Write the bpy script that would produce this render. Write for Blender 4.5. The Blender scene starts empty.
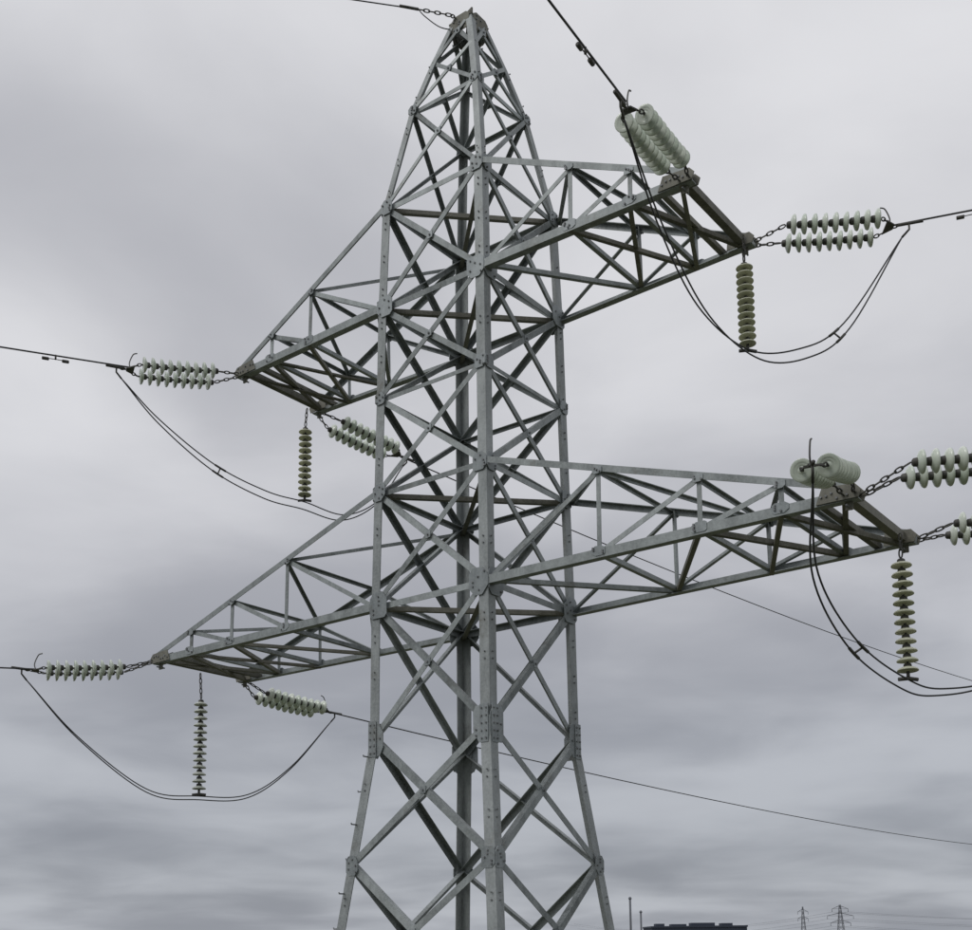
import bpy, math, random
import numpy as np
from mathutils import Vector, Matrix
random.seed(7)
V=Vector
CZ=8.0
TH=0.65; X0=-0.147; Y0=15.81
ct,st=math.cos(TH),math.sin(TH)
def W(u,v,z): return V((X0+u*ct+v*st, Y0-u*st+v*ct, z+CZ))
def P(x,y,z): return V((x,y,z+CZ))
def D(u,v,z=0): return V((u*ct+v*st,-u*st+v*ct,z))

# ---------------------------------------------------------------- materials
def newmat(name):
    m=bpy.data.materials.new(name); m.use_nodes=True
    return m, m.node_tree.nodes, m.node_tree.links, m.node_tree.nodes['Principled BSDF']
def steel(name, c1, c2, rough=.5, metal=.3, stain=(.10,.088,.062)):
    m,N,L,b=newmat(name)
    tc=N.new('ShaderNodeTexCoord')
    mp=N.new('ShaderNodeMapping'); mp.inputs['Scale'].default_value=(1,1,.35); L.new(tc.outputs['Object'],mp.inputs[0])
    n=N.new('ShaderNodeTexNoise'); n.inputs['Scale'].default_value=5; n.inputs['Detail'].default_value=8; n.inputs['Roughness'].default_value=.7
    n2=N.new('ShaderNodeTexNoise'); n2.inputs['Scale'].default_value=30; n2.inputs['Detail'].default_value=3
    L.new(mp.outputs[0],n.inputs['Vector']); L.new(tc.outputs['Object'],n2.inputs['Vector'])
    at=N.new('ShaderNodeAttribute'); at.attribute_name='tone'
    a=N.new('ShaderNodeMath'); a.operation='MULTIPLY_ADD'; L.new(n.outputs['Fac'],a.inputs[0]); a.inputs[1].default_value=1.8; L.new(at.outputs['Fac'],a.inputs[2])
    a2=N.new('ShaderNodeMath'); a2.operation='MULTIPLY_ADD'; L.new(n2.outputs['Fac'],a2.inputs[0]); a2.inputs[1].default_value=.8; L.new(a.outputs[0],a2.inputs[2])
    mr=N.new('ShaderNodeMapRange'); mr.inputs['From Min'].default_value=.95; mr.inputs['From Max'].default_value=2.2
    L.new(a2.outputs[0],mr.inputs['Value'])
    mx=N.new('ShaderNodeMix'); mx.data_type='RGBA'; L.new(mr.outputs[0],mx.inputs['Factor'])
    mx.inputs[6].default_value=(*c1,1); mx.inputs[7].default_value=(*c2,1)
    n4=N.new('ShaderNodeTexNoise'); n4.inputs['Scale'].default_value=1.9; n4.inputs['Detail'].default_value=9; n4.inputs['Roughness'].default_value=.75
    L.new(tc.outputs['Object'],n4.inputs['Vector'])
    sr=N.new('ShaderNodeMapRange'); sr.inputs['From Min'].default_value=.56; sr.inputs['From Max'].default_value=.72; sr.inputs['To Max'].default_value=.6
    L.new(n4.outputs['Fac'],sr.inputs['Value'])
    m2=N.new('ShaderNodeMix'); m2.data_type='RGBA'; L.new(sr.outputs[0],m2.inputs['Factor']); L.new(mx.outputs[2],m2.inputs[6]); m2.inputs[7].default_value=(*stain,1)
    L.new(m2.outputs[2],b.inputs['Base Color'])
    rr=N.new('ShaderNodeMapRange'); rr.inputs['To Min'].default_value=rough-.1; rr.inputs['To Max'].default_value=rough+.15
    L.new(n2.outputs['Fac'],rr.inputs['Value']); L.new(rr.outputs[0],b.inputs['Roughness'])
    b.inputs['Metallic'].default_value=metal
    bp=N.new('ShaderNodeBump'); bp.inputs['Strength'].default_value=.12; bp.inputs['Distance'].default_value=.01
    L.new(n2.outputs['Fac'],bp.inputs['Height']); L.new(bp.outputs[0],b.inputs['Normal'])
    return m
M_leg=steel('galvanised_leg_steel',(.145,.16,.16),(.43,.46,.46))
M_br=steel('galvanised_brace_steel',(.115,.13,.13),(.41,.445,.445))
M_old=steel('weathered_steel',(.08,.08,.064),(.27,.265,.225),.65,.2)
M_plate=steel('gusset_steel',(.16,.18,.185),(.41,.445,.455))
M_bolt=steel('bolt_steel',(.13,.135,.14),(.30,.31,.32),.6,.3)
M_fit=steel('fitting_steel',(.045,.045,.043),(.16,.155,.14),.6,.4)
M_wire=steel('aged_aluminium_wire',(.04,.042,.045),(.10,.10,.10),.6,.3)
def glass(name,c,c2,ro=.18):
    m,N,L,b=newmat(name)
    tc=N.new('ShaderNodeTexCoord'); n=N.new('ShaderNodeTexNoise'); n.inputs['Scale'].default_value=14; n.inputs['Detail'].default_value=5; n.inputs['Roughness'].default_value=.7
    L.new(tc.outputs['Object'],n.inputs['Vector'])
    at=N.new('ShaderNodeAttribute'); at.attribute_name='tone'
    a=N.new('ShaderNodeMath'); a.operation='ADD'; a.use_clamp=True; L.new(n.outputs['Fac'],a.inputs[0]); L.new(at.outputs['Fac'],a.inputs[1])
    mx=N.new('ShaderNodeMix'); mx.data_type='RGBA'; mx.inputs[6].default_value=(*c,1); mx.inputs[7].default_value=(*c2,1)
    L.new(a.outputs[0],mx.inputs['Factor']); L.new(mx.outputs[2],b.inputs['Base Color'])
    b.inputs['Roughness'].default_value=ro; b.inputs['IOR'].default_value=1.5
    return m
G_white=glass('insulator_glass',(.52,.60,.50),(.80,.84,.76))
G_yel=glass('insulator_glass_dusty',(.55,.57,.42),(.78,.78,.62),.3)
G_grey=glass('insulator_glass_grey',(.46,.49,.44),(.70,.73,.66),.3)

# ---------------------------------------------------------------- mesh builder
class MB:
    def __init__(s,name,mats): s.v=[];s.f=[];s.t=[];s.m=[];s.sm=[];s.name=name;s.mats=mats
    def add(s,vs,fs,mi=0,tone=None,smooth=False):
        if tone is None: tone=random.uniform(-.1,.6)
        o=len(s.v); s.v+= [tuple(x) for x in vs]
        for f in fs: s.f.append([i+o for i in f]); s.t.append(tone); s.m.append(mi); s.sm.append(smooth)
    def obj(s,parent=None):
        me=bpy.data.meshes.new(s.name); me.from_pydata(s.v,[],s.f)
        for m in s.mats: me.materials.append(m)
        a=me.attributes.new('tone','FLOAT','FACE')
        a.data.foreach_set('value',s.t)
        me.polygons.foreach_set('material_index',s.m); me.polygons.foreach_set('use_smooth',s.sm); me.update()
        ob=bpy.data.objects.new(s.name,me); bpy.context.collection.objects.link(ob)
        if parent: ob.parent=parent
        return ob
def empty(name):
    e=bpy.data.objects.new(name,None); bpy.context.collection.objects.link(e); return e
def ext(mb,p1,p2,prof,S,Nn,mi=0,tone=None):
    n=len(prof); vs=[p1+S*a+Nn*b for a,b in prof]+[p2+S*a+Nn*b for a,b in prof]
    fs=[[i,(i+1)%n,(i+1)%n+n,i+n] for i in range(n)]+[list(range(n))[::-1],list(range(n,2*n))]
    mb.add(vs,fs,mi,tone)
def angle(mb,p1,p2,w,nrm,off=0.,t=.009,mi=0,flip=False,tone=None):
    """L-section, one flange in the plane whose outward normal is nrm, the other pointing inwards"""
    d=(p2-p1).normalized(); n=(nrm-d*nrm.dot(d)).normalized(); s=d.cross(n)
    if flip: s=-s
    off+=random.uniform(-.002,.002)
    h=w/2
    prof=[(-h,off),(h,off),(h,off-t),(-h+t,off-t),(-h+t,off-w),(-h,off-w)]
    ext(mb,p1,p2,prof,s,n,mi,tone)
def box(mb,c,a,b,n,ha,hb,hn,mi=0,tone=None):
    vs=[c+a*(ha*i)+b*(hb*j)+n*(hn*k) for k in(-1,1) for j in(-1,1) for i in(-1,1)]
    fs=[[0,2,3,1],[4,5,7,6],[0,1,5,4],[2,6,7,3],[0,4,6,2],[1,3,7,5]]
    mb.add(vs,fs,mi,tone)
def plate(mb,c,a,b,n,pts,hn,mi=0,tone=None):
    k=len(pts); vs=[c+a*x+b*y-n*hn for x,y in pts]+[c+a*x+b*y+n*hn for x,y in pts]
    fs=[[i,(i+1)%k,(i+1)%k+k,i+k] for i in range(k)]+[list(range(k))[::-1],list(range(k,2*k))]
    mb.add(vs,fs,mi,tone)
def bolt(mb,c,n,r=.013,h=.016,mi=0):
    a=n.orthogonal().normalized(); b=n.cross(a); k=6
    vs=[c+a*(r*math.cos(i*math.pi/3))+b*(r*math.sin(i*math.pi/3)) for i in range(k)]
    vs+= [v+n*h for v in vs]
    mb.add(vs,[[i,(i+1)%k,(i+1)%k+k,i+k] for i in range(k)]+[list(range(k,2*k))],mi)
def tube(mb,pts,r,mi=0,seg=8,tone=.2):
    n=len(pts); up=None; vs=[]
    for i,p in enumerate(pts):
        d=(pts[min(i+1,n-1)]-pts[max(i-1,0)]).normalized()
        if up is None: up=d.orthogonal().normalized()
        up=(up-d*up.dot(d)).normalized(); s=d.cross(up)
        vs+=[p+up*(r*math.cos(2*math.pi*k/seg))+s*(r*math.sin(2*math.pi*k/seg)) for k in range(seg)]
    fs=[[i*seg+k,i*seg+(k+1)%seg,(i+1)*seg+(k+1)%seg,(i+1)*seg+k] for i in range(n-1) for k in range(seg)]
    fs+=[list(range(seg))[::-1],[(n-1)*seg+k for k in range(seg)]]
    mb.add(vs,fs,mi,tone,True)
def catmull(pts,k=10):
    q=[pts[0]*2-pts[1]]+list(pts)+[pts[-1]*2-pts[-2]]; o=[]
    for i in range(1,len(q)-2):
        a,b,c,d=q[i-1:i+3]
        for j in range(k):
            t=j/k; o.append(.5*((2*b)+(c-a)*t+(2*a-5*b+4*c-d)*t*t+(3*b-a-3*c+d)*t**3))
    o.append(pts[-1]); return o
def lathe(mb,p,d,prof,mi,seg=22,tone=.1):
    a=d.orthogonal().normalized(); b=d.cross(a); vs=[]
    for s,r in prof: vs+=[p+d*s+a*(r*math.cos(2*math.pi*k/seg))+b*(r*math.sin(2*math.pi*k/seg)) for k in range(seg)]
    n=len(prof)
    mb.add(vs,[[i*seg+k,i*seg+(k+1)%seg,(i+1)*seg+(k+1)%seg,(i+1)*seg+k] for i in range(n-1) for k in range(seg)],mi,tone,True)

# ---------------------------------------------------------------- tower
tower=empty('transmission_tower')
LV=[(-7.9,2.32),(-5.6,2.04),(-3.1,1.70),(-.9,1.43),(1.01,1.20),(2.68,1.0),(4.5,.99),(6.09,.965),(7.46,.945),(8.806,.93),(10.33,.89),(11.885,.615),(12.68,.40),(13.33,.20)]
ZS=[z for z,a in LV]
def A(z): return float(np.interp(z,ZS,[a for _,a in LV]))
SG=[(-1,-1),(1,-1),(1,1),(-1,1)]
legs=MB('legs',[M_leg]); br=MB('bracing',[M_br,M_old]); pl=MB('gusset_plates',[M_plate,M_old]); bo=MB('bolts',[M_bolt]); ar=MB('crossarms',[M_br,M_old])
Z=V((0,0,1))
for sx,sy in SG:
    for (z1,a1),(z2,a2) in zip(LV[:-1],LV[1:]):
        w=.15 if z1<4 else .14 if z1<10 else .10
        p1=W(sx*a1,sy*a1,z1); p2=W(sx*a2,sy*a2,z2)
        du=D(-sx,0); dv=D(0,-sy); t=.014
        prof=[(0,0),(w,0),(w,t),(t,t),(t,w),(0,w)]
        vs=[p+du*a+dv*b for p in(p1,p2) for a,b in prof]
        fs=[[i,(i+1)%6,(i+1)%6+6,i+6] for i in range(6)]+[[5,4,3,2,1,0],list(range(6,12))]
        legs.add(vs,fs,0,.25+random.uniform(-.1,.12))
    if (sx,sy)==(-1,-1):      # step bolts
        z=-7; k=0
        while z<2.6:
            a=A(z)
            if k%2==0: c=W(sx*a,sy*(a-.05),z); n=D(sx,0)
            else: c=W(sx*(a-.03),sy*a,z); n=D(0,sy)
            tube(bo,[c,c+n*.10,c+n*.105+Z*.02],.009); z+=.45; k+=1
def corner(i,z): s=SG[i]; a=A(z); return W(s[0]*a,s[1]*a,z)
FN=[D(0,-1),D(1,0),D(0,1),D(-1,0)]
def gusset(c,n,w,h,nb=6,mi=0,sk=0):
    a=Z.cross(n).normalized(); up=n.cross(a)
    k1,k2,k3,k4=[random.uniform(.12,.34) for _ in range(4)]
    pts=[(-w/2,-h/2+k1*h),(-w/2+k1*w,-h/2),(w/2-k2*w,-h/2),(w/2,-h/2+k2*h),(w/2,h/2-k3*h),(w/2-k3*w,h/2),(-w/2+k4*w,h/2),(-w/2,h/2-k4*h)]
    plate(pl,c+n*.016,a,up,n,pts,.005,mi,random.uniform(.0,.4))
    for k in range(nb):
        x=random.choice((-.3,0,.3))*w+random.uniform(-.01,.01); y=(k+.5)/nb*h*.8-h*.4
        bolt(bo,c+n*.021+a*x+up*y,n)
for f in range(4):
    i,j=f,(f+1)%4; n=FN[f]
    for k in range(len(LV)-1):
        z1,z2=ZS[k],ZS[k+1]
        w=.088 if z1<2 else .078 if z1<10 else .055
        a1,b1,a2,b2=corner(i,z1),corner(j,z1),corner(i,z2),corner(j,z2)
        e=(b1-a1).normalized()*.05
        angle(br,a1+e,b2-e,w,n,.004)
        angle(br,b1-e,a2+e,w,n,-.018,flip=True)
        cx=(a1+(b2-a1)*( (b1-a1).length/((b1-a1).length+(b2-a2).length)))
        plate(pl,cx+n*.004,e.normalized(),Z,n,[(-.04,-.05),(.04,-.04),(.05,.05),(-.05,.04)],.006)
        bolt(bo,cx+n*.012,n,.015)
    for z,w in((-5.6,.08),(-.9,.08),(4.5,.085),(6.09,.07),(7.46,.055),(8.806,.085),(10.33,.075),(11.885,.06),(13.33,.06)):
        angle(br,corner(i,z)-Z*.01,corner(j,z)-Z*.01,w,n,-.03)
    for z1,z2 in((-7.9,-5.6),(-5.6,-3.1),(-3.1,-.9)):
        for c in(i,j):
            o=j if c==i else i
            m=(corner(c,z1)+corner(c,z2))/2
            q=corner(c,z1).lerp(corner(o,z2),.28)
            angle(br,m,q,.05,n,-.02)
    for z,h,w in((-5.6,.4,.3),(-3.1,.4,.3),(-.9,.4,.3),(1.01,.26,.20),(2.68,.46,.26),(4.5,.36,.30),(6.09,.24,.22),(7.46,.18,.17),(8.806,.30,.28),(10.33,.22,.2),(11.885,.14,.14)):
        for c,sgn in((i,1),(j,-1)):
            e=(corner(j,z)-corner(i,z)).normalized()*sgn
            gusset(corner(c,z)+e*(w*.5-.012),n,w,h,5)
for z in(-5.6,-.9,4.5,6.09,8.806,10.33):
    angle(br,corner(0,z)-Z*.05,corner(2,z)-Z*.05,.065,-Z,0,mi=1)
    angle(br,corner(1,z)-Z*.08,corner(3,z)-Z*.08,.065,-Z,0,mi=1)
for i,(sx,sy) in enumerate(SG):
    for z in(2.68,-3.4):
        a=A(z)
        for n,e in((D(sx,0),D(0,-sy)),(D(0,sy),D(-sx,0))):
            c=W(sx*a,sy*a,z)+n*.03+e*.07
            box(pl,c,e,Z,n,.065,.24,.006,0,.2)
            for q in range(5):
                for s in(-.035,.035): bolt(bo,c+n*.006+e*s+Z*(-.19+.095*q),n,.012)
    for z in np.arange(-7,13,.5):
        if random.random()<.6:
            a=A(z)
            for n,e in((D(sx,0),D(0,-sy)),(D(0,sy),D(-sx,0))):
                for q in(0,.09): bolt(bo,W(sx*a,sy*a,z+q)+n*.001+e*.07,n,.011)
top=13.33
for i in range(4):
    gusset(corner(i,top).lerp(corner((i+1)%4,top),.5)-Z*.06,FN[i],.34,.26,6,1)
    tube(pl,[corner(i,top),W(0,0,13.56)],.022,1)
box(pl,W(0,0,13.47),D(1,0),D(0,1),Z,.12,.12,.012,1)
box(pl,W(0,0,13.55),D(1,-.3).normalized(),Z,D(.3,1).normalized(),.09,.06,.012,1)

# crossarms -------------------------------------------------------
def arm(sx,zb,zt,Ut,vt,nodes):
    ab,at=A(zb),A(zt)
    def bot(u,s):
        t=(u-ab)/(Ut-ab); return W(sx*u,s*(ab+(vt-ab)*t),zb)
    def topc(u,s):
        t=(u-at)/(Ut-at); return W(sx*u,s*(at+(vt-at)*t),zt+(zb+.06-zt)*t)
    for s in(-1,1):
        n=D(0,s)
        angle(ar,bot(ab-.1,s),bot(Ut+.02,s),.11,n,.014,t=.012,tone=.35,flip=(sx*s<0))
        angle(ar,topc(at-.05,s),topc(Ut-.02,s),.08,n,.010,t=.010,tone=.25,flip=(sx*s>0))
        seq=[ab]+nodes+[Ut]
        for q,u in enumerate(nodes):
            angle(ar,bot(u,s),topc(u,s),.058,n,-.012)
            gusset(bot(u,s)+Z*.03,n,.19,.12,4)
            gusset(topc(u,s)-Z*.03,n,.13,.09,3)
        for q in range(len(nodes)):
            u0,u1=seq[q],seq[q+1]
            angle(ar,bot(u0,s)+Z*.02,topc(u1,s)-Z*.02,.062,n,-.025,mi=0)
        c=bot(Ut-.1,s)+Z*.03
        plate(pl,c+n*.03,D(sx,0),Z,n,[(-.32,-.07),(.13,-.08),(.16,.0),(.10,.07),(-.25,.10)],.007,1,.3)
        plate(pl,c-n*.12,D(sx,0),Z,n,[(-.22,-.07),(.13,-.08),(.16,.0),(.10,.07),(-.2,.09)],.007,1,.3)
        for q in range(7): bolt(bo,c+n*.037+D(sx,0)*(-.26+.055*q)+Z*random.uniform(-.05,.05),n)
        h=bot(Ut-.1,s)
        box(pl,h-Z*.08-n*.05,D(sx,0),Z,n,.04,.06,.01,1,.2)
        tube(bo,[h-Z*.11-n*.12,h-Z*.11+n*.03],.012)
    seq=[ab]+nodes+[Ut-.12]
    dn=-Z
    for q,u in enumerate(seq[1:]):
        last=q==len(seq)-2
        angle(ar,bot(u,-1)-Z*.02,bot(u,1)-Z*.02,.10 if last else .06,dn,.0,mi=1 if last else 0)
        if last:
            angle(ar,bot(u-.3,-1)-Z*.02,bot(u-.3,1)-Z*.02,.07,dn,.0,mi=1)
    for q in range(len(seq)-1):
        u0,u1=seq[q],seq[q+1]
        s=1 if q%2 else -1
        angle(ar,bot(u0,s)-Z*.035,bot(u1,-s)-Z*.035,.06,dn,0,mi=1 if q>0 else 0)
        if q>=len(seq)-3:
            angle(ar,bot(u0,-s)-Z*.06,bot(u1,s)-Z*.06,.055,dn,0,mi=1)
        if q<len(seq)-2:
            angle(ar,topc(u0,-s),topc(u1,s),.05,Z,0)
            angle(ar,topc(u1-.02,-1),topc(u1-.02,1),.05,Z,0.)
arm(1,8.806,10.33,3.91,.85,[2.25,3.1])
arm(-1,8.806,10.33,3.944,.85,[2.35,3.2])
arm(1,4.5,6.09,5.66,.92,[2.6,3.9,4.85])
arm(-1,4.5,6.09,5.74,.92,[2.7,3.9,4.85])
for m in(legs,br,pl,bo,ar): m.obj(tower)
mc,Nn,Ll,bb=newmat('footing_concrete')
nz=Nn.new('ShaderNodeTexNoise'); nz.inputs['Scale'].default_value=6; rp=Nn.new('ShaderNodeValToRGB')
rp.color_ramp.elements[0].color=(.25,.24,.22,1); rp.color_ramp.elements[1].color=(.4,.39,.37,1)
Ll.new(nz.outputs['Fac'],rp.inputs[0]); Ll.new(rp.outputs[0],bb.inputs['Base Color'])
ft=MB('footings',[mc])
for s in SG:
    c=W(s[0]*2.33,s[1]*2.33,-7.95); box(ft,c,D(1,0),D(0,1),Z,.4,.4,.2)
ft.obj(tower)

# ---------------------------------------------------------------- insulators
def disc_profile(R,sp): 
    return [(sp*.34,.036),(sp*.42,R*.55),(sp*.58,R*.90),(sp*.72,R),(sp*.80,R*.985),(sp*.74,R*.86),(sp*.82,R*.74),(sp*.72,R*.66),(sp*.82,R*.52),(sp*.70,R*.42),(sp*.84,R*.25),(sp*.84,.014)]
def string(mb,p,d,n,sp,R,gi=0,sag=0):
    for k in range(n):
        q=p+d*(sp*k)-Z*(sag*math.sin(math.pi*(k+.5)/n))
        e=(d+V((random.uniform(-.03,.03),random.uniform(-.03,.03),random.uniform(-.03,.03)))).normalized()
        lathe(mb,q,d,[(0,.0),(0,.028),(sp*.10,.042),(sp*.36,.046),(sp*.42,.05)],1)
        lathe(mb,q,e,disc_profile(R*random.uniform(.98,1.02),sp),gi,tone=random.uniform(-.25,.25))
        lathe(mb,q,d,[(sp*.7,.014),(sp*1.02,.014)],1,8)
def links(mb,a,b,mi=1):
    """chain / shackle links between two points"""
    d=b-a; L=d.length; d=d.normalized(); n=max(2,round(L/.085)); sp=L/n
    o=d.orthogonal().normalized(); o2=d.cross(o)
    for k in range(n):
        c=a+d*(sp*(k+.5)); s=o if k%2 else o2
        h=sp*.62
        pts=[c+d*(h*math.cos(t))+s*(.020*math.sin(t)) for t in [i*2*math.pi/10 for i in range(11)]]
        tube(mb,pts,.009,mi,6)
def tension(anchor,p0,p1,wire_pt,sep=.2,R=.122,G=G_white,horn=True):
    """double dead-end string; returns the point where the jumper leaves the clamp"""
    mb=MB('insulator_string',[G,M_fit])
    d=(p1-p0).normalized(); L=(p1-p0).length; side=d.cross(Z).normalized(); sp=.13
    n=max(4,round(L/sp)); sp=L/n; upv=side.cross(d)
    for s in(-1,1):
        o=side*(s*sep)
        links(mb,anchor+side*(s*.05),p0+o*.95-d*.02)
        string(mb,p0+o,d,n,sp,R,0,.015)
        links(mb,p1+o+d*.01,p1+o*.6+d*.10)
    c=p1+d*.13
    plate(mb,c,side,d,upv,[(-sep*.75,-.04),(sep*.75,-.04),(.05,.07),(-.05,.07)],.008,1)
    links(mb,c+d*.05,c+d*.05+(wire_pt-c).normalized()*.12)
    w=(wire_pt-c).normalized()
    tube(mb,[c+w*.12,c+w*.2,c+w*.42],.020,1)
    tail=c+w*.16-Z*.17
    tube(mb,[c+w*.25,c+w*.25-Z*.08,tail],.014,1)
    if horn:
        tube(mb,catmull([c,c+d*.03+Z*.10,c-d*.02+Z*.24,c-d*.08+Z*.27]),.009,1,6)
    mb.obj()
    return tail
def cable(name,pts,r=.011,k=10):
    mb=MB(name,[M_wire]); tube(mb,catmull(pts,k) if len(pts)>2 else pts,r); return mb
def sagline(a,b,s,n=24):
    return [a.lerp(b,i/n)-Z*(4*s*(i/n)*(1-i/n)) for i in range(n+1)]
def wire(a,b,s=.0,r=.011,damper=None):
    mb=MB('power_line_cable',[M_wire,M_fit]); pts=sagline(a,b,s); tube(mb,pts,r,0)
    if damper:
        d=(b-a).normalized()
        for t in damper:
            c=a+d*t
            c=c-Z*(4*s*(t/(b-a).length)*(1-t/(b-a).length))
            tube(mb,[c+Z*.01,c-Z*.06],.014,1)
            tube(mb,[c-Z*.06-d*.16,c-Z*.055,c-Z*.06+d*.16],.006,1)
            for s2 in(-1,1): tube(mb,[c-Z*.065+d*(s2*.11),c-Z*.065+d*(s2*.2)],.024,1)
    return mb.obj()
T1=W(3.83,-.85,8.8);T2=W(3.92,.85,8.8);TL1=W(-3.95,-.85,8.8);TL2=W(-3.9,.85,8.78)
B1=W(5.58,-.92,4.5);B2=W(5.70,.92,4.5);BL1=W(-5.8,-.92,4.5);BL2=W(-5.7,.92,4.48)
# upper right, towards the viewer's side
w=P(.62,9.5,8.28); e=w+(w-P(1.52,11.30,8.66))*4
ta=tension(T1,P(2.22,12.55,8.80),P(1.62,11.48,8.62),w,sep=.118,R=.108); wire(P(1.52,11.30,8.66),e,.0,.012,[1.15])
# upper right, going right
w=P(6.06,13.6,8.87); tb=tension(T2,P(3.84,14.,8.85),P(4.99,13.9,8.86),w); wire(P(5.13,13.9,8.88),w+V((13,-4,.35)),.02,.012,[1.0])
# upper left, going left
w=P(-6.68,15.5,8.26); tc_=tension(TL1,P(-4.15,17.5,8.77),P(-5.20,17.05,8.66),w); wire(P(-5.3,17.,8.68),w+(w-P(-5.3,17.,8.68))*5,.03,.012,[1.25])
# upper left, going away
w=P(16.67,40,9.25); td=tension(TL2,P(-2.49,19.0,8.64),P(-1.62,19.75,8.48),w,horn=False); wire(P(-1.5,19.85,8.45),w+(w-P(-1.5,19.85,8.45))*.6,.6,.012)
# lower left, going left
w=P(-7.3,17.5,4.2); te=tension(BL1,P(-5.73,18.5,4.36),P(-6.82,18.05,4.25),w); wire(P(-6.95,17.95,4.25),w+(w-P(-6.95,17.95,4.27))*40,.1,.012)
# lower left, going away
w=P(20.74,51,4.48); tf=tension(BL2,P(-3.9,20.2,4.28),P(-3.0,20.95,4.16),w); wire(P(-2.85,21.05,4.14),w+(w-P(-2.85,21.05,4.14))*.5,.6,.012)
# lower right, towards the viewer
w=P(2.8,9.6,4.02); tg=tension(B1,P(3.54,11.35,4.57),P(3.02,10.40,4.27),w,sep=.118,R=.110)
# lower right, going right (two phases)
w=P(16,11.2,4.7); tension(W(5.55,-.75,4.5),P(4.27,11.5,4.68),P(5.47,11.42,4.76),w); wire(P(5.6,11.4,4.76),w,.1,.012)
w=P(18,12.2,4.6); th=tension(B2,P(5.28,13.02,4.59),P(6.48,12.85,4.62),w); wire(P(6.65,12.85,4.62),w,.1,.012)
# suspension strings that steady the jumpers
def hang(top,arm_pt,n,sp,R,G):
    mb=MB('insulator_string',[G,M_fit])
    links(mb,arm_pt,top+Z*.02)
    string(mb,top,-Z,n,sp,R)
    b=top-Z*(n*sp); tube(mb,[b+Z*.02,b-Z*.07],.02,1)
    tube(mb,[b-Z*.07-V((.11,0,0)),b-Z*.06,b-Z*.07+V((.11,.02,0))],.022,1)
    mb.obj()
hang(P(3.30,13.93,8.42),P(3.31,13.93,8.76),12,.092,.108,G_yel)
hang(P(-2.93,18.65,8.44),P(-2.91,18.67,8.78),11,.108,.108,G_yel)
hang(P(4.62,12.78,4.17),P(4.63,12.78,4.46),12,.108,.115,G_yel)
hang(P(-4.70,19.3,4.02),P(-4.72,19.29,4.46),13,.116,.110,G_grey)
# jumpers
def jumper(pts,d2,spacers=()):
    e=empty('jumper_cable')
    q=[p+d2*(math.sin(math.pi*i/(len(pts)-1))) for i,p in enumerate(pts)]
    a=cable('conductor_a',pts,.010); a.obj(e); b=cable('conductor_b',q,.010); b.obj(e)
    ca,cb=catmull(pts),catmull(q); m=MB('spacers',[M_fit])
    for s in spacers:
        i=int(s*(len(ca)-1)); tube(m,[ca[i],cb[i]],.012)
        tube(m,[ca[i-1],ca[i],ca[i+1]],.017); tube(m,[cb[i-1],cb[i],cb[i+1]],.017)
    if spacers: m.obj(e)
jumper([ta,P(1.93,12.1,7.82),P(2.50,12.9,7.27),P(3.29,13.88,7.24),P(3.9,13.85,7.22),P(4.45,13.75,7.5),tb],V((.14,0,-.13)),(.8,))
jumper([tc_,P(-4.95,17.3,7.98),P(-4.23,17.9,7.5),P(-3.5,18.4,7.25),P(-2.93,18.65,7.16),P(-2.33,19.1,7.10),P(-1.8,19.5,7.5),td],V((-.05,0,-.12)),(.3,))
jumper([te,P(-6.43,18.5,3.28),P(-5.5,19.1,2.52),P(-4.70,19.3,2.42),P(-4.0,19.8,2.5),P(-3.40,20.4,3.04),tf],V((.0,0,-.06)))
jumper([tg,P(3.18,11.0,3.45),P(3.78,11.8,2.98),P(4.62,12.78,2.80),P(5.05,12.9,2.72),P(5.7,12.9,2.85),P(6.3,12.9,3.4),th],V((-.12,0,-.08)),(.3,))
# earth wire
mb=MB('earth_wire',[M_wire,M_fit])
pa=W(-.1,0,13.47); pc=P(-1.73,15.,13.14)
pb=P(-.40,15.6,13.36); pm=pb.lerp(pc,.35)
links(mb,pa,pb,1); links(mb,pb,pm,1); tube(mb,[pm,pm+(pc-pm)*.3],.02,1); tube(mb,sagline(pm,pm+(pc-pm)*30,.3),.009,0)
tube(mb,catmull([pm,pm+V((.1,0,-.12)),pm+V((.3,.1,-.2)),W(-.2,-.1,13.33)]),.008,0)
mb.obj()

# ---------------------------------------------------------------- ground
m,N,L,b=newmat('field_grass')
tc=N.new('ShaderNodeTexCoord'); n=N.new('ShaderNodeTexNoise'); n.inputs['Scale'].default_value=.02; n.inputs['Detail'].default_value=12
n3=N.new('ShaderNodeTexNoise'); n3.inputs['Scale'].default_value=3; n3.inputs['Detail'].default_value=8
L.new(tc.outputs['Object'],n.inputs['Vector']); L.new(tc.outputs['Object'],n3.inputs['Vector'])
ad=N.new('ShaderNodeMath'); ad.operation='ADD'; L.new(n.outputs['Fac'],ad.inputs[0]); L.new(n3.outputs['Fac'],ad.inputs[1])
rp=N.new('ShaderNodeValToRGB'); rp.color_ramp.elements[0].position=.35; rp.color_ramp.elements[1].position=.8
rp.color_ramp.elements[0].color=(.045,.055,.025,1); rp.color_ramp.elements[1].color=(.16,.15,.09,1)
hf=N.new('ShaderNodeMath'); hf.operation='MULTIPLY'; hf.inputs[1].default_value=.5; L.new(ad.outputs[0],hf.inputs[0])
L.new(hf.outputs[0],rp.inputs[0]); L.new(rp.outputs[0],b.inputs['Base Color']); b.inputs['Roughness'].default_value=.95
g=MB('ground',[m]); S=6000
g.add([(-S,-S,0),(S,-S,0),(S,S,0),(-S,S,0)],[[0,1,2,3]]); g.obj()

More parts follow.
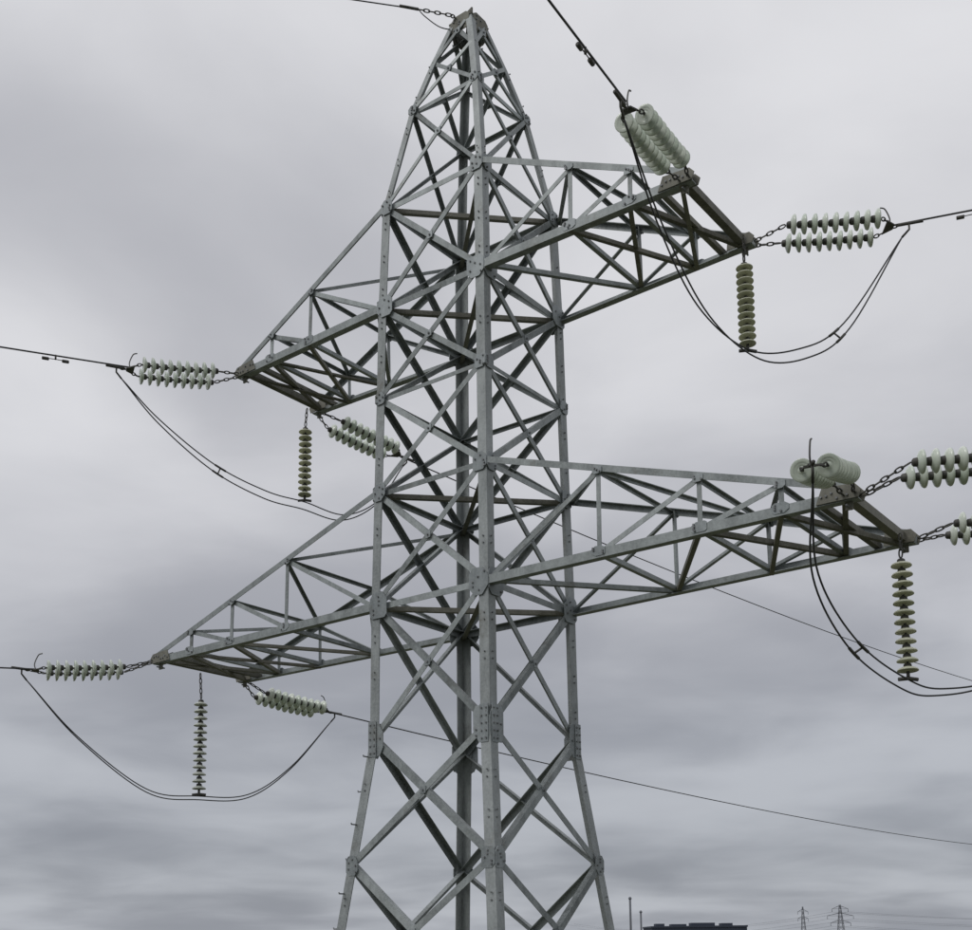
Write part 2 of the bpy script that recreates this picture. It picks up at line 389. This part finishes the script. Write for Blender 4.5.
# ---------------------------------------------------------------- far things
def flat(name,c,r=.8):
    m,N,L,b=newmat(name); n=N.new('ShaderNodeTexNoise'); n.inputs['Scale'].default_value=1.5
    mx=N.new('ShaderNodeMix'); mx.data_type='RGBA'; mx.inputs[6].default_value=(*[x*.75 for x in c],1); mx.inputs[7].default_value=(*[x*1.2 for x in c],1)
    L.new(n.outputs['Fac'],mx.inputs['Factor']); L.new(mx.outputs[2],b.inputs['Base Color']); b.inputs['Roughness'].default_value=r; return m
Mw=flat('dark_cladding',(.045,.055,.08)); Mg=flat('window_glass',(.02,.03,.04),.2); Mr=flat('roof_plant',(.12,.12,.13)); Md=flat('distant_steel',(.16,.17,.19))
EX,EY=V((1,0,0)),V((0,1,0))
bld=empty('industrial_building')
wl=MB('walls',[Mw]); box(wl,V((38.5,226,5.2)),EX,EY,Z,8.7,6,5.2); wl.obj(bld)
rf=MB('roof',[Mr,Mw]); box(rf,V((38.5,226,10.55)),EX,EY,Z,8.85,6.15,.15,1)
for x,w_,h in((32,.8,.25),(35.5,1.4,.2),(40,2.2,.3),(44.5,1.0,.25)): box(rf,V((x,226,10.7+h)),EX,EY,Z,w_,1.5,h,1)
rf.obj(bld)
wn=MB('windows',[Mg])
for fl in range(3):
    for k in range(9): box(wn,V((31.2+k*1.85,219.98,1.9+fl*3.1)),EX,Z,EY,.6,.75,.06)
wn.obj(bld)
dr=MB('door',[Mr]); box(dr,V((46.5,219.97,1.1)),EX,Z,EY,.5,1.1,.08); dr.obj(bld)
def stack(x,y,h,r):
    mb=MB('chimney_stack',[Md]); tube(mb,[V((x,y,0)),V((x,y,h*.6)),V((x,y,h))],r,0,10); lathe(mb,V((x,y,h-.6)),Z,[(0,r),(.05,r*1.5),(.35,r*1.5),(.4,r)],0,12); mb.obj()
stack(35.4,300,19.0,.28); stack(38.0,300,15.6,.24)
def pylon(x,y,h,arms,wd):
    mb=MB('distant_pylon',[Md]); R_=.08
    def c(i,z): a=wd*(1-z/h*.88)/2; s=SG[i]; return V((x+s[0]*a,y+s[1]*a,z))
    zs=np.linspace(0,h,11)
    for i in range(4):
        tube(mb,[c(i,0),c(i,h)],R_*1.4,0,5)
        for z1,z2 in zip(zs[:-1],zs[1:]):
            tube(mb,[c(i,z1),c((i+1)%4,z2)],R_,0,4); tube(mb,[c((i+1)%4,z1),c(i,z2)],R_,0,4)
    for z,l in arms:
        for s in(-1,1):
            tip=V((x+s*l,y,z))
            for i in range(4): tube(mb,[c(i,z if i<2 else z+1.5),tip],R_*1.2,0,4)
            tube(mb,[tip,tip-Z*1.6],.12,0,5)
    mb.obj()
pylon(175.5,600,25,[(16,5),(19.5,6.5),(23,4)],5)
pylon(183,700,27,[(20,3),(24,3)],4)
for dz,l in((14.4,5),(17.9,6.5),(21.4,4)):
    mb=MB('distant_power_line',[Md])
    for s in(-1,1): tube(mb,sagline(V((175.5+s*l,600,dz)),V((175.5+s*l+330,560,dz)),7),.055,0,4); tube(mb,sagline(V((175.5+s*l,600,dz)),V((60+s*l,900,dz)),7),.055,0,4)
    mb.obj()
Mt=flat('tree_foliage',(.05,.065,.04)); Mb=flat('tree_bark',(.08,.065,.05))
tr=MB('distant_trees',[Mt,Mb])
def tree(x,y,h):
    tube(tr,[V((x,y,0)),V((x+.1,y,h*.45)),V((x,y,h*.85))],.16,1,5)
    for k in range(170):
        a=random.uniform(0,6.28); t=random.random(); zz=h*(.25+.75*t); rr=h*.28*math.sin(math.pi*min(1,(t*.85+.12)))*random.random()**.5*random.uniform(.7,1.15)
        c=V((x+rr*math.cos(a),y+rr*math.sin(a),zz)); s=random.uniform(.25,.6)
        o=[c+V((random.uniform(-s,s),random.uniform(-s,s),random.uniform(-s,s))) for _ in range(3)]
        tr.add(o,[[0,1,2]],0)
for k in range(90):
    x=random.uniform(-260,260); y=random.uniform(420,560); tree(x,y,random.uniform(5,8.2))
for x,h in((-178,11.5),(-182,10),(-75,10.4)): tree(x,440,h)
tr.obj()

# ---------------------------------------------------------------- light & sky
el=math.radians(42)
sd=bpy.data.lights.new('sun','SUN'); sd.energy=.9; sd.angle=math.radians(25); sd.color=(1,.98,.95)
so=bpy.data.objects.new('sun',sd); bpy.context.collection.objects.link(so)
dirv=V((-.75*math.cos(el),-.45*math.cos(el),math.sin(el))).normalized()
so.rotation_euler=dirv.to_track_quat('Z','Y').to_euler()
wd=bpy.data.worlds.new('World'); bpy.context.scene.world=wd; wd.use_nodes=True
N=wd.node_tree.nodes; L=wd.node_tree.links; N.clear()
def nd(t,**k):
    x=N.new(t)
    for a,bv in k.items(): setattr(x,a,bv)
    return x
def mth(op,a,b_=None,c=None):
    x=nd('ShaderNodeMath',operation=op)
    for i,vv in enumerate((a,b_,c)):
        if vv is None: continue
        if isinstance(vv,(int,float)): x.inputs[i].default_value=vv
        else: L.new(vv,x.inputs[i])
    return x.outputs[0]
sky=nd('ShaderNodeTexSky',sky_type='NISHITA'); sky.sun_disc=False; sky.sun_elevation=math.asin(dirv.z); sky.sun_rotation=math.atan2(dirv.x,dirv.y)
tc=nd('ShaderNodeTexCoord'); sp=nd('ShaderNodeSeparateXYZ'); L.new(tc.outputs['Generated'],sp.inputs[0])
zc=mth('MAXIMUM',sp.outputs[2],0.0); zz=mth('ADD',zc,.15)
cb=nd('ShaderNodeCombineXYZ'); L.new(mth('DIVIDE',sp.outputs[0],zz),cb.inputs[0]); L.new(mth('DIVIDE',sp.outputs[1],zz),cb.inputs[1])
def noise(scale,det,rough,off,dist=0):
    mp=nd('ShaderNodeMapping'); mp.inputs['Location'].default_value=off; L.new(cb.outputs[0],mp.inputs[0])
    n=nd('ShaderNodeTexNoise'); n.inputs['Scale'].default_value=scale; n.inputs['Detail'].default_value=det; n.inputs['Roughness'].default_value=rough; n.inputs['Distortion'].default_value=dist
    L.new(mp.outputs[0],n.inputs[0]); return n.outputs['Fac']
n1=noise(.85,3,.45,(3.1,1.7,0),.4); n2=noise(2.0,6,.5,(7,2,0),.3)
v=mth('ADD',mth('MULTIPLY',n1,.70),mth('MULTIPLY',n2,.30))
cr=nd('ShaderNodeValToRGB'); cr.color_ramp.interpolation='EASE'
cr.color_ramp.elements[0].position=.34; cr.color_ramp.elements[0].color=(.48,.485,.52,1)
cr.color_ramp.elements[1].position=.65; cr.color_ramp.elements[1].color=(.80,.80,.825,1)
L.new(v,cr.inputs[0])
gr=nd('ShaderNodeValToRGB'); L.new(zc,gr.inputs[0]); E=gr.color_ramp.elements
E[0].position=0; E[0].color=(.62,.65,.69,1); E[1].position=1; E[1].color=(1.0,1.0,1.0,1)
for p_,c_ in((.06,(.57,.595,.63,1)),(.17,(.63,.65,.68,1)),(.30,(.84,.845,.86,1)),(.46,(1.,1.,1.,1))):
    x=E.new(p_); x.color=c_
mx=nd('ShaderNodeMix',data_type='RGBA',blend_type='MULTIPLY'); mx.inputs['Factor'].default_value=1
L.new(cr.outputs[0],mx.inputs[6]); L.new(gr.outputs[0],mx.inputs[7])
b1=nd('ShaderNodeBackground'); L.new(sky.outputs[0],b1.inputs[0]); b1.inputs[1].default_value=.08
b2=nd('ShaderNodeBackground'); L.new(mx.outputs[2],b2.inputs[0]); b2.inputs[1].default_value=1.0
ms=nd('ShaderNodeMixShader'); ms.inputs[0].default_value=.94; L.new(b1.outputs[0],ms.inputs[1]); L.new(b2.outputs[0],ms.inputs[2])
wo=nd('ShaderNodeOutputWorld'); L.new(ms.outputs[0],wo.inputs[0])

# ---------------------------------------------------------------- camera
f,p,r=1193.37,.1442,-.0110
c,s=math.cos,math.sin
R0=V((1,0,0));U0=V((0,-s(p),c(p)));F0=V((0,c(p),s(p)))
R2=R0*c(r)+U0*s(r);U2=-R0*s(r)+U0*c(r)
cd=bpy.data.cameras.new('camera'); cam=bpy.data.objects.new('camera',cd); bpy.context.collection.objects.link(cam)
cam.matrix_world=Matrix(((R2.x,U2.x,-F0.x,0),(R2.y,U2.y,-F0.y,0),(R2.z,U2.z,-F0.z,CZ),(0,0,0,1)))
cd.sensor_width=36; cd.lens=f/972*36; cd.shift_y=(769.77-465)/972; cd.shift_x=-(486.97-486)/972
cd.clip_end=20000; cd.clip_start=.05
sc=bpy.context.scene; sc.camera=cam
sc.view_settings.view_transform='Standard'; sc.view_settings.look='None'; sc.view_settings.exposure=0
